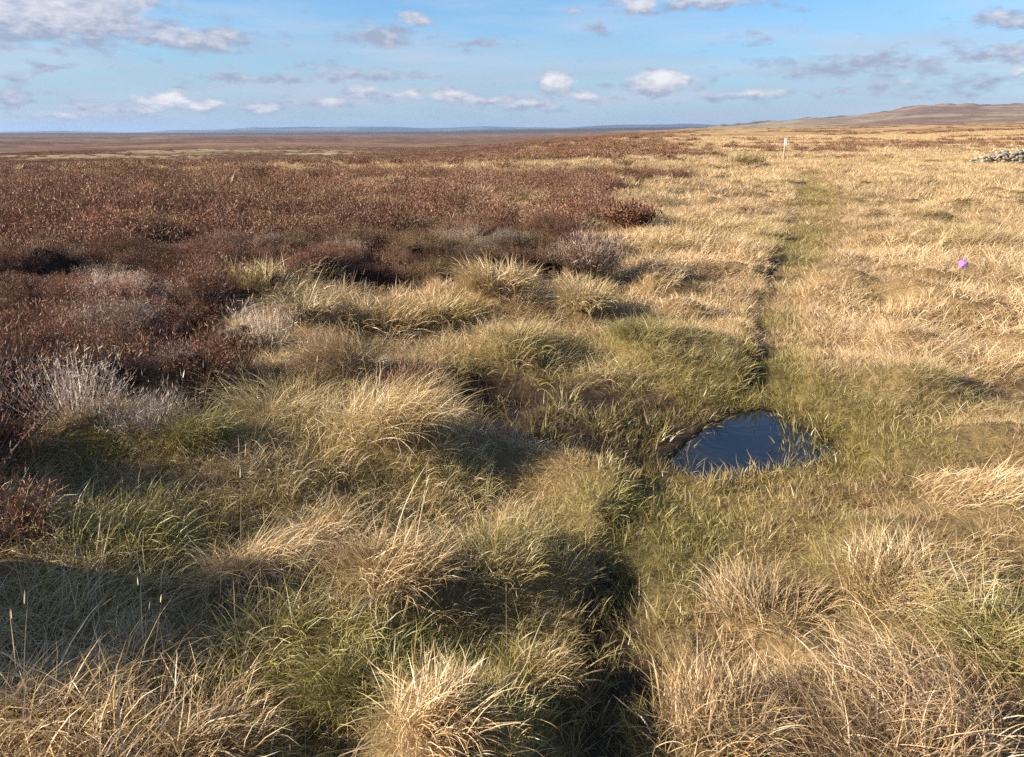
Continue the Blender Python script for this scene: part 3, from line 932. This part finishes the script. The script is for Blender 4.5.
# ------------------------------------------------------------------ single tussocks
def stalk_mesh(L, lean):
    n = 1
    return plant_mesh('stalk', [ribbons(np.zeros((1, 3)), np.array([0.0]), np.array([lean]), np.array([rng.uniform(-.15, .5)]), np.array([L]),
                                        np.array([.0030]), 6, twist=np.array([.5]), r1=np.array([rng.uniform(.72, .9)])),
                                ribbons(np.array([[0, math.sin(lean) * L * .9, math.cos(lean) * L * .9]]), np.array([0.0]), np.array([lean]),
                                        np.array([.1]), np.array([L * .13]), np.array([.0046]), 3, r1=np.array([.88]))], GRASS_M)

for (u, v, w, h, g, b, r, lean, nst, label) in TUSSOCKS:
    base = gp(u, v - h * .12)
    m = slant(u, v) / F_PX
    rad, H = w * m / 2, h * m
    root = tag(link_obj('tussock', None, None, (base[0], base[1], hz(*base))), label, 'tussock', 'tussocks on the moor')
    n = int(np.clip(1500 * (rad / .3) ** 1.2, 420, 2400))
    if slant(u, v) > 12: n = 260
    fine = .0025 if slant(u, v) < 6 else (.0055 if slant(u, v) < 14 else .02)
    # several leaning shocks of blades grown together, each flopped its own way
    ncl = int(rng.integers(4, 7))
    cb, cph, cq = disc(ncl, rad * .62)
    which = rng.integers(0, ncl, n)
    b1, ph, q = disc(n, rad * .58)
    bs = cb[which] + b1
    bs[:, 2] = -.03
    caz = np.arctan2(np.sin(cph) * .8 + lean * .8 + rng.normal(0, .35, ncl), np.cos(cph) * .8 - .15 + rng.normal(0, .35, ncl))
    csz = rng.uniform(.65, 1.2, ncl); cbd = rng.uniform(.7, 1.9, ncl); cr = rng.uniform(0, .5, ncl)
    az = caz[which] + rng.normal(0, .62, n)
    L = H * (.80 if slant(u, v) < 3.6 else (1.0 if slant(u, v) < 6 else 1.15)) * csz[which] * rng.uniform(.45, 1.15, n)
    parts = [ribbons(bs, az, np.abs(rng.normal(.22, .22, n)) + q * .3, np.clip(cbd[which] + rng.normal(0, .45, n), .1, 2.6), L, fine * rng.uniform(.7, 1.4, n), 6, wavy=.5,
                     r1=np.clip(cr[which] + rng.random(n) * .55, 0, 1))]
    # matted dead skirt
    k = n // 3
    b2, p2, _ = disc(k, rad * .7)
    parts.append(ribbons(b2, rng.uniform(-3.1, 3.1, k), rng.uniform(.7, 1.3, k), rng.uniform(.3, .9, k), H * rng.uniform(.4, .9, k),
                         np.full(k, fine), 4, wavy=.5))
    bl = link_obj('blades', plant_mesh('blades', parts, GRASS_M), root)
    bl['tint'] = (g, b, r)
    for s in range(nst):
        st = link_obj('stalk', stalk_mesh(H * rng.uniform(.9, 1.4), rng.uniform(.1, .55)), root,
                      (rng.normal(0, rad * .3), rng.normal(0, rad * .3), 0))
        st.rotation_euler = (0, 0, rng.uniform(-2.6, 1.0))
        st['tint'] = (0.0, 1.15, 0.0)

for (u, v, w, h, ti, label) in HEATHERS:
    base = gp(u, v - h * .1)
    m = slant(u, v) / F_PX
    rad, H = w * m / 2, h * m
    root = tag(link_obj('heather_bush', None, None, (base[0], base[1], hz(*base) - .01)), label, 'heather', 'single heather bushes')
    sl = slant(u, v)
    ns = int(np.clip(70 * (rad / .25) ** 1.2, 40, 130))
    dead = ti[2] > .4
    st, sh = heather_parts(ns, rad * .95, H * 1.05, 22 if dead else 30, (.045 if dead else .030) * (1 if sl < 8 else 1.6), (.0030 if sl < 8 else .008) if dead else (.0055 if sl < 8 else .022), .85)
    o = link_obj('stems', plant_mesh('stems', [st], HEATH_M), root); o['tint'] = ti
    o = link_obj('shoots', plant_mesh('shoots', [sh], HEATH_M), root); o['tint'] = ti

for (u, v, w, h, g, label) in RUSHES:
    base = gp(u, v, -.1)
    m = slant(u, v) / F_PX
    rad, H = w * m / 2, h * m
    n = 46
    bs, ph, q = disc(n, rad * .8)
    me = plant_mesh('rush_tuft', [ribbons(bs, ph + rng.normal(0, .5, n), rng.uniform(.05, .5, n), rng.uniform(0, 1.3, n), H * rng.uniform(.5, 1.15, n),
                                          np.full(n, .0058), 4)], GRASS_M)
    o = link_obj('rush_tuft', me, None, (base[0], base[1], max(hz(*base), WATER_Z - .025)))
    o['tint'] = (g + .25, .9, .12)
    tag(o, label, 'rushes', 'rush tufts round the puddle')

nfl = 70
Pp = np.array(PUDDLE)
fx_ = rng.uniform(Pp[:, 0].min(), Pp[:, 0].max(), nfl); fy_ = rng.uniform(Pp[:, 1].min(), Pp[:, 1].max(), nfl)
okf = (sdist(PUDDLE, fx_, fy_) < -.02) & (rng.random(nfl) < np.clip((fx_ - Pp[:, 0].min()) / np.ptp(Pp[:, 0]) * 2.2 - 1.0, .08, 1))
fx_, fy_ = fx_[okf], fy_[okf]; nfl = len(fx_)
fs = plant_mesh('floating_straw', [ribbons(np.stack((fx_, fy_, np.full(nfl, WATER_Z + .003)), -1), rng.uniform(-3, 3, nfl), rng.uniform(.1, 1.2, nfl), rng.uniform(0, .6, nfl),
                rng.uniform(.02, .065, nfl), np.full(nfl, .0026), 3)], GRASS_M)
o = link_obj('floating_straw', fs); o['tint'] = (.25, .9, .2)
tag(o, 'bits of straw and stems poking from the puddle water', 'straw', kind='stuff')

# ------------------------------------------------------------------ bmesh things
import bmesh
def bm_obj(name, bm, mat, parent=None, loc=(0, 0, 0)):
    me = bpy.data.meshes.new(name)
    bm.to_mesh(me); bm.free()
    me.materials.append(mat)
    return link_obj(name, me, parent, loc)

def box(bm, c, s, bev=0.0):
    r = bmesh.ops.create_cube(bm, size=1)
    for q in r['verts']:
        q.co = (c[0] + q.co.x * s[0], c[1] + q.co.y * s[1], c[2] + q.co.z * s[2])
    if bev:
        es = list({e for q in r['verts'] for e in q.link_edges})
        bmesh.ops.bevel(bm, geom=es, offset=bev, segments=2, affect='EDGES', profile=.5)

# white marker post
WOOD = plain_mat('weathered_wood', (.42, .31, .19), .8, .3, 30)
WHITE = plain_mat('white_board', (.80, .79, .74), .5, .05, 20)
pg = gp(783, 165)
pz = hz(*pg)
m = math.hypot(pg[1], pg[0]) / F_PX
root = tag(link_obj('marker_post', None, None, (pg[0], pg[1], pz)), 'slim wooden marker post with white board, standing at the far end of the path', 'post')
ph_ = 23.5 * m
bm = bmesh.new(); box(bm, (0, 0, ph_ / 2 - .1), (.07, .07, ph_ + .1), .008)
bm_obj('post', bm, WOOD, root)
bm = bmesh.new(); box(bm, (0, -.052, ph_ - 4.2 * m), (2.5 * m, .03, 7.2 * m), .006)
bm_obj('board', bm, WHITE, root)
for zz in (-.12, .12):
    bm = bmesh.new()
    r_ = bmesh.ops.create_uvsphere(bm, u_segments=8, v_segments=5, radius=.012)
    for q in r_['verts']: q.co += __import__('mathutils').Vector((0, -.070, ph_ - 4.2 * m + zz))
    bm_obj('bolt', bm, WOOD, root)

# round purple object of unclear kind, modelled as a bloom on a stem
PURP = plain_mat('purple_spikes', (.40, .19, .52), .75, .25, 60)
STEM = plain_mat('green_stem', (.16, .18, .05), .7, .2, 20)
fg = gp(960, 281)
fm_ = math.sqrt(fg @ fg + 2) / F_PX
root = tag(link_obj('purple_orb', None, None, (fg[0], fg[1], hz(*fg))), 'single round purple object on a stem above the dry grass on the right', 'purple_orb')
fr = 3.9 * fm_
fz = EYE + math.hypot(*fg) * math.tan(math.radians(az_el(959.5, 263.5)[1])) - hz(*fg)
bm = bmesh.new()
g_ = (1 + 5 ** .5) / 2
NF = 260
from mathutils import Vector, Matrix
core = bmesh.ops.create_icosphere(bm, subdivisions=3, radius=fr * .82)
for q in core['verts']: q.co.z += fz
for i_ in range(NF):
    zc = 1 - 2 * (i_ + .5) / NF; ph = 2 * math.pi * i_ / g_
    nrm = Vector((math.sqrt(1 - zc * zc) * math.cos(ph), math.sqrt(1 - zc * zc) * math.sin(ph), zc))
    t_ = nrm.orthogonal().normalized(); b_ = nrm.cross(t_)
    c0 = Vector((0, 0, fz))
    wv = fr * .10
    vs = [bm.verts.new(c0 + nrm * fr * .78 + t_ * wv), bm.verts.new(c0 + nrm * fr * .78 + b_ * wv), bm.verts.new(c0 + nrm * fr * .78 - t_ * wv),
          bm.verts.new(c0 + nrm * fr * .78 - b_ * wv), bm.verts.new(c0 + nrm * fr * random.uniform(.92, 1.10))]
    for k in range(4):
        bm.faces.new((vs[k], vs[(k + 1) % 4], vs[4]))
bm_obj('orb_head', bm, PURP, root)
bm = bmesh.new()
rings_ = []
for k in range(7):
    t_ = k / 6
    rr_ = .007 * (1 - .3 * t_); cx_ = .015 * math.sin(t_ * 2.2)
    rings_.append([bm.verts.new((cx_ * (1 - t_) + rr_ * math.cos(a_ * math.pi / 3), rr_ * math.sin(a_ * math.pi / 3), t_ * (fz - fr * .7))) for a_ in range(6)])
for k in range(6):
    for a_ in range(6):
        bm.faces.new((rings_[k][a_], rings_[k][(a_ + 1) % 6], rings_[k + 1][(a_ + 1) % 6], rings_[k + 1][a_]))
bm_obj('stem', bm, STEM, root)

# tumbled dry stone wall at the right
STONE = plain_mat('lichened_stone', (.28, .24, .175), .9, .65, 4)
w0, w1 = gp(972, 165.5), gp(1240, 166)
wl = np.linalg.norm(w1 - w0)
bm = bmesh.new()
rs = random.Random(4)
dirw = (w1 - w0) / wl; nrmw = np.array((-dirw[1], dirw[0]))
s_ = 0.0
while s_ < wl:
    top = .48 + .16 * math.sin(s_ * 1.1) + .15 * math.sin(s_ * 2.7 + 1)
    top *= min(1, .25 + s_ / 1.6)
    z_ = 0.0
    while z_ < top:
        hh_ = rs.uniform(.07, .15)
        for side in (-1, 1):
            ww, dd_ = rs.uniform(.15, .38), rs.uniform(.15, .30)
            c_ = w0 + dirw * (s_ + rs.uniform(-.15, .15)) + nrmw * side * (.24 - z_ * .12 + rs.uniform(-.06, .06))
            r_ = bmesh.ops.create_icosphere(bm, subdivisions=2, radius=1)
            sx_, sy_, sz_ = ww * .6, dd_ * .6, hh_ * .66
            rot = Matrix.Rotation(math.atan2(dirw[1], dirw[0]) + rs.uniform(-.3, .3), 3, 'Z') @ Matrix.Rotation(rs.uniform(-.25, .25), 3, 'Y')
            gz_ = hz(*c_)
            for q in r_['verts']:
                co = q.co.copy()
                co = Vector([math.copysign(abs(e) ** .55, e) for e in co]) * .8     # squarish blocks
                co += Vector((rs.uniform(-.07, .07), rs.uniform(-.07, .07), rs.uniform(-.07, .07)))
                co = rot @ Vector((co.x * sx_, co.y * sy_, co.z * sz_))
                q.co = co + Vector((c_[0], c_[1], gz_ + z_ + hh_ / 2))
        z_ += hh_ * .92
    s_ += rs.uniform(.20, .32)
o = bm_obj('stone_wall', bm, STONE)
tag(o, 'tumbled low dry stone wall in the pale grass near the right edge', 'wall')

# ------------------------------------------------------------------ air
hm_, nt = new_mat('haze_air')
T = NT(nt)
pv = T.n('ShaderNodeVolumePrincipled')
pv.inputs['Color'].default_value = (.37, .52, .78, 1)
pv.inputs['Density'].default_value = HAZE = 5.0e-5
pv.inputs['Anisotropy'].default_value = .1
o_ = T.n('ShaderNodeOutputMaterial'); T.link(pv.outputs[0], o_.inputs['Volume'])
bm = bmesh.new()
zlo, zhi = float(GZ.min()) - 1, max(float(GZ.max()), 3) + 4
box(bm, (0, 0, (zlo + zhi) / 2), (39800, 39800, zhi - zlo))
tag(bm_obj('haze', bm, hm_), 'thin blue haze over the far moor', 'haze', kind='stuff')

# ------------------------------------------------------------------ sun, sky
SUN_EL, SUN_AZ = 23.0, -102.0           # degrees; azimuth from straight ahead, left negative
sd = bpy.data.lights.new('sun', 'SUN')
sd.energy = 5.0
sd.angle = R(.5)
sd.color = (1.0, .89, .74)
so = link_obj('sun', sd)
sdir = Vector((math.cos(R(SUN_EL)) * math.sin(R(SUN_AZ)), math.cos(R(SUN_EL)) * math.cos(R(SUN_AZ)), math.sin(R(SUN_EL))))
so.rotation_euler = (-sdir).to_track_quat('-Z', 'Y').to_euler()

w = bpy.data.worlds.new('World'); scene.world = w
w.use_nodes = True
nt = w.node_tree; nt.nodes.clear()
T = NT(nt)
tc = T.n('ShaderNodeTexCoord')
sky = T.n('ShaderNodeTexSky', sky_type='NISHITA')
sky.sun_disc = False
sky.sun_elevation = R(SUN_EL)
sky.sun_rotation = R(SUN_AZ)
sky.altitude = 300
sky.air_density, sky.dust_density, sky.ozone_density = 1.0, .6, 2.0
nv = T.n('ShaderNodeVectorMath', operation='NORMALIZE'); T.link(tc.outputs['Generated'], nv.inputs[0])
sx = T.n('ShaderNodeSeparateXYZ'); T.link(nv.outputs[0], sx.inputs[0])
azn = T.math('MULTIPLY', T.math('ARCTAN2', sx.outputs[0], sx.outputs[1]), 180 / math.pi)
eln = T.math('MULTIPLY', T.math('ARCSINE', sx.outputs[2]), 180 / math.pi)
def pvec(ka, ke, off=(0, 0, 0)):
    c = T.n('ShaderNodeCombineXYZ')
    T.link(T.math('MULTIPLY_ADD', azn, ka, off[0]), c.inputs[0]); T.link(T.math('MULTIPLY_ADD', eln, ke, off[1]), c.inputs[1])
    c.inputs[2].default_value = off[2]
    return c.outputs[0]
# puffs: photo point, half sizes in px, strength, whiteness
CLOUDS = [(30, 14, 150, 30, 1.0, .55), (120, 2, 60, 10, .8, .7), (190, 40, 62, 13, .95, .45), (110, 14, 75, 16, .7, .6), (15, 98, 30, 12, .6, .4), (385, 32, 40, 12, .62, .35), (415, 20, 18, 8, .75, .55), (385, 42, 34, 9, .6, .2),
          (480, 45, 26, 5, .6, .2), (50, 67, 26, 5, .5, .3), (270, 79, 90, 5, .6, .35), (350, 74, 60, 9, .6, .45), (402, 94, 34, 6, .72, .8), (168, 103, 34, 10, .92, 1.0), (205, 106, 22, 7, .85, .95), (140, 111, 24, 5, .75, .8), (262, 106, 30, 5, .75, .8), (60, 115, 40, 5, .75, .8), (450, 96, 30, 7, .8, .8), (530, 104, 40, 5, .75, .7),
          (330, 103, 40, 6, .66, .8), (365, 92, 20, 7, .75, .8), (490, 101, 40, 6, .72, .75), (555, 84, 18, 11, .95, 1.0), (660, 82, 40, 13, .95, .95), (585, 97, 28, 6, .8, .9), (750, 94, 50, 6, .72, .8), (640, 5, 22, 9, .9, .8),
          (700, 2, 70, 7, .8, .6), (750, 38, 26, 9, .5, .25), (1000, 20, 55, 9, .75, .45), (1010, 52, 50, 13, .72, .4), (1018, 71, 20, 6, .8, .9), (880, 65, 120, 14, .58, .25), (940, 84, 90, 10, .5, .3), (905, 82, 10, 7, .6, .9),
          (575, 10, 8, 5, .6, .5), (100, 110, 50, 10, .6, .7), (830, 93, 40, 5, .5, .6), (10, 75, 20, 8, .5, .3), (600, 30, 14, 8, .45, .3)]
wa = T.noise(pvec(.55, 1.1), 1.0, 4, .64)
wb = T.noise(pvec(.55, 1.1, (40, 7, 3)), 1.0, 4, .64)
azw = T.math('ADD', azn, T.math('MULTIPLY_ADD', wa, 2.4, -1.2))
elw = T.math('ADD', eln, T.math('MULTIPLY_ADD', wb, 1.3, -.65))
tot, whit = 0.0, 0.0
for (u, v, a_, b_, s_, wh) in CLOUDS:
    a0, e0 = az_el(u, v)
    a1 = abs(az_el(u + a_, v)[0] - az_el(u - a_, v)[0]) / 2
    e1 = abs(az_el(u, v - b_)[1] - az_el(u, v + b_)[1]) / 2
    q1 = T.math('MULTIPLY', T.math('SUBTRACT', azw, a0), 1 / a1)
    q2 = T.math('MULTIPLY', T.math('SUBTRACT', elw, e0), 1 / e1)
    rr_ = T.math('ADD', T.math('MULTIPLY', q1, q1), T.math('MULTIPLY', q2, q2))
    ex = T.math('MULTIPLY', T.math('POWER', 2.718, T.math('MULTIPLY', rr_, -.9)), s_)
    up = T.math('MULTIPLY_ADD', q2, .5, .68, clamp=True)        # tops catch the sun, bases are grey
    tot = T.math('MAXIMUM', ex, tot)
    whit = T.math('MAXIMUM', T.math('MULTIPLY', T.math('MULTIPLY', ex, wh), up), whit)
# the same kinds of cloud over the rest of the sky, outside the photograph's view
out_n = T.noise(pvec(.06, .16, (3, 9, 1)), 1.0, 6, .6)
outside = T.math('MULTIPLY', T.math('SUBTRACT', T.math('ABSOLUTE', azn), 42), .15, clamp=True)
above = T.math('MULTIPLY', T.math('SUBTRACT', eln, 13), .2, clamp=True)
oo = T.math('MULTIPLY', T.math('MAXIMUM', outside, above), T.math('MULTIPLY', T.math('SUBTRACT', out_n, .54), 3.2, clamp=True))
oo = T.math('MULTIPLY', oo, T.math('MULTIPLY', T.math('SUBTRACT', eln, 0), .4, clamp=True))
tot = T.math('MAXIMUM', tot, T.math('MULTIPLY', oo, .6))
fine_ = T.noise(pvec(.55, 1.25, (11, 5, 2)), 1.0, 4, .56)
fine2 = T.noise(pvec(.9, 1.9, (21, 15, 6)), 1.0, 3, .6)
cov = T.math('MULTIPLY', T.math('ADD', T.math('MULTIPLY', tot, 1.3), T.math('MULTIPLY_ADD', fine_, 2.2, -1.36)), 1.8, clamp=True)
cov = T.math('MULTIPLY', cov, .86)
# thin veils low down
veil = T.noise(pvec(.10, 1.0, (2, 4, 8)), 1.0, 4, .6)
low = T.math('MULTIPLY', T.math('SUBTRACT', 8.5, eln), .2, clamp=True)
vl = T.math('MULTIPLY', T.math('MULTIPLY', T.math('SUBTRACT', veil, .38), 3.0, clamp=True), T.math('MULTIPLY', low, .9))
veil2 = T.noise(pvec(.075, .55, (14, 2, 5)), 1.0, 5, .6)
vl2 = T.math('MULTIPLY', T.math('MULTIPLY', T.math('SUBTRACT', veil2, .44), 3.6, clamp=True), .50)
hz_f = T.math('MULTIPLY', T.math('SUBTRACT', 7.0, eln), .14, clamp=True)
skyc = T.mix(1.0, sky.outputs[0], (.66, .95, 1.22), 'MULTIPLY')
skyc = T.mix(T.math('MULTIPLY', hz_f, .75), skyc, (2.45, 3.35, 4.75))
grey = (2.45, 2.75, 3.7)
c1 = T.mix(vl, skyc, (3.3, 3.75, 4.7))
wfac = T.math('MULTIPLY', T.math('ADD', whit, T.math('MULTIPLY_ADD', fine2, 1.0, -.58)), 1.6, clamp=True)
wcol = T.mix(wfac, grey, (6.6, 6.3, 6.3))
c1 = T.mix(vl2, c1, (4.2, 4.65, 5.5))
c2 = T.mix(cov, c1, wcol)
bg = T.n('ShaderNodeBackground'); T.link(c2, bg.inputs[0]); bg.inputs[1].default_value = .057
wo = T.n('ShaderNodeOutputWorld'); T.link(bg.outputs[0], wo.inputs[0])

# ------------------------------------------------------------------ picture settings
scene.render.engine = 'CYCLES'
vs = scene.view_settings
vs.view_transform = 'Standard'; vs.look = 'None'; vs.gamma = 1; vs.use_curve_mapping = False
vs.exposure = 1.4
cy = scene.cycles
cy.max_bounces = 6; cy.diffuse_bounces = 3; cy.glossy_bounces = 2; cy.transmission_bounces = 3; cy.transparent_max_bounces = 8; cy.volume_bounces = 0
cy.caustics_reflective = False; cy.caustics_refractive = False
cy.use_denoising = False
cy.use_adaptive_sampling = False
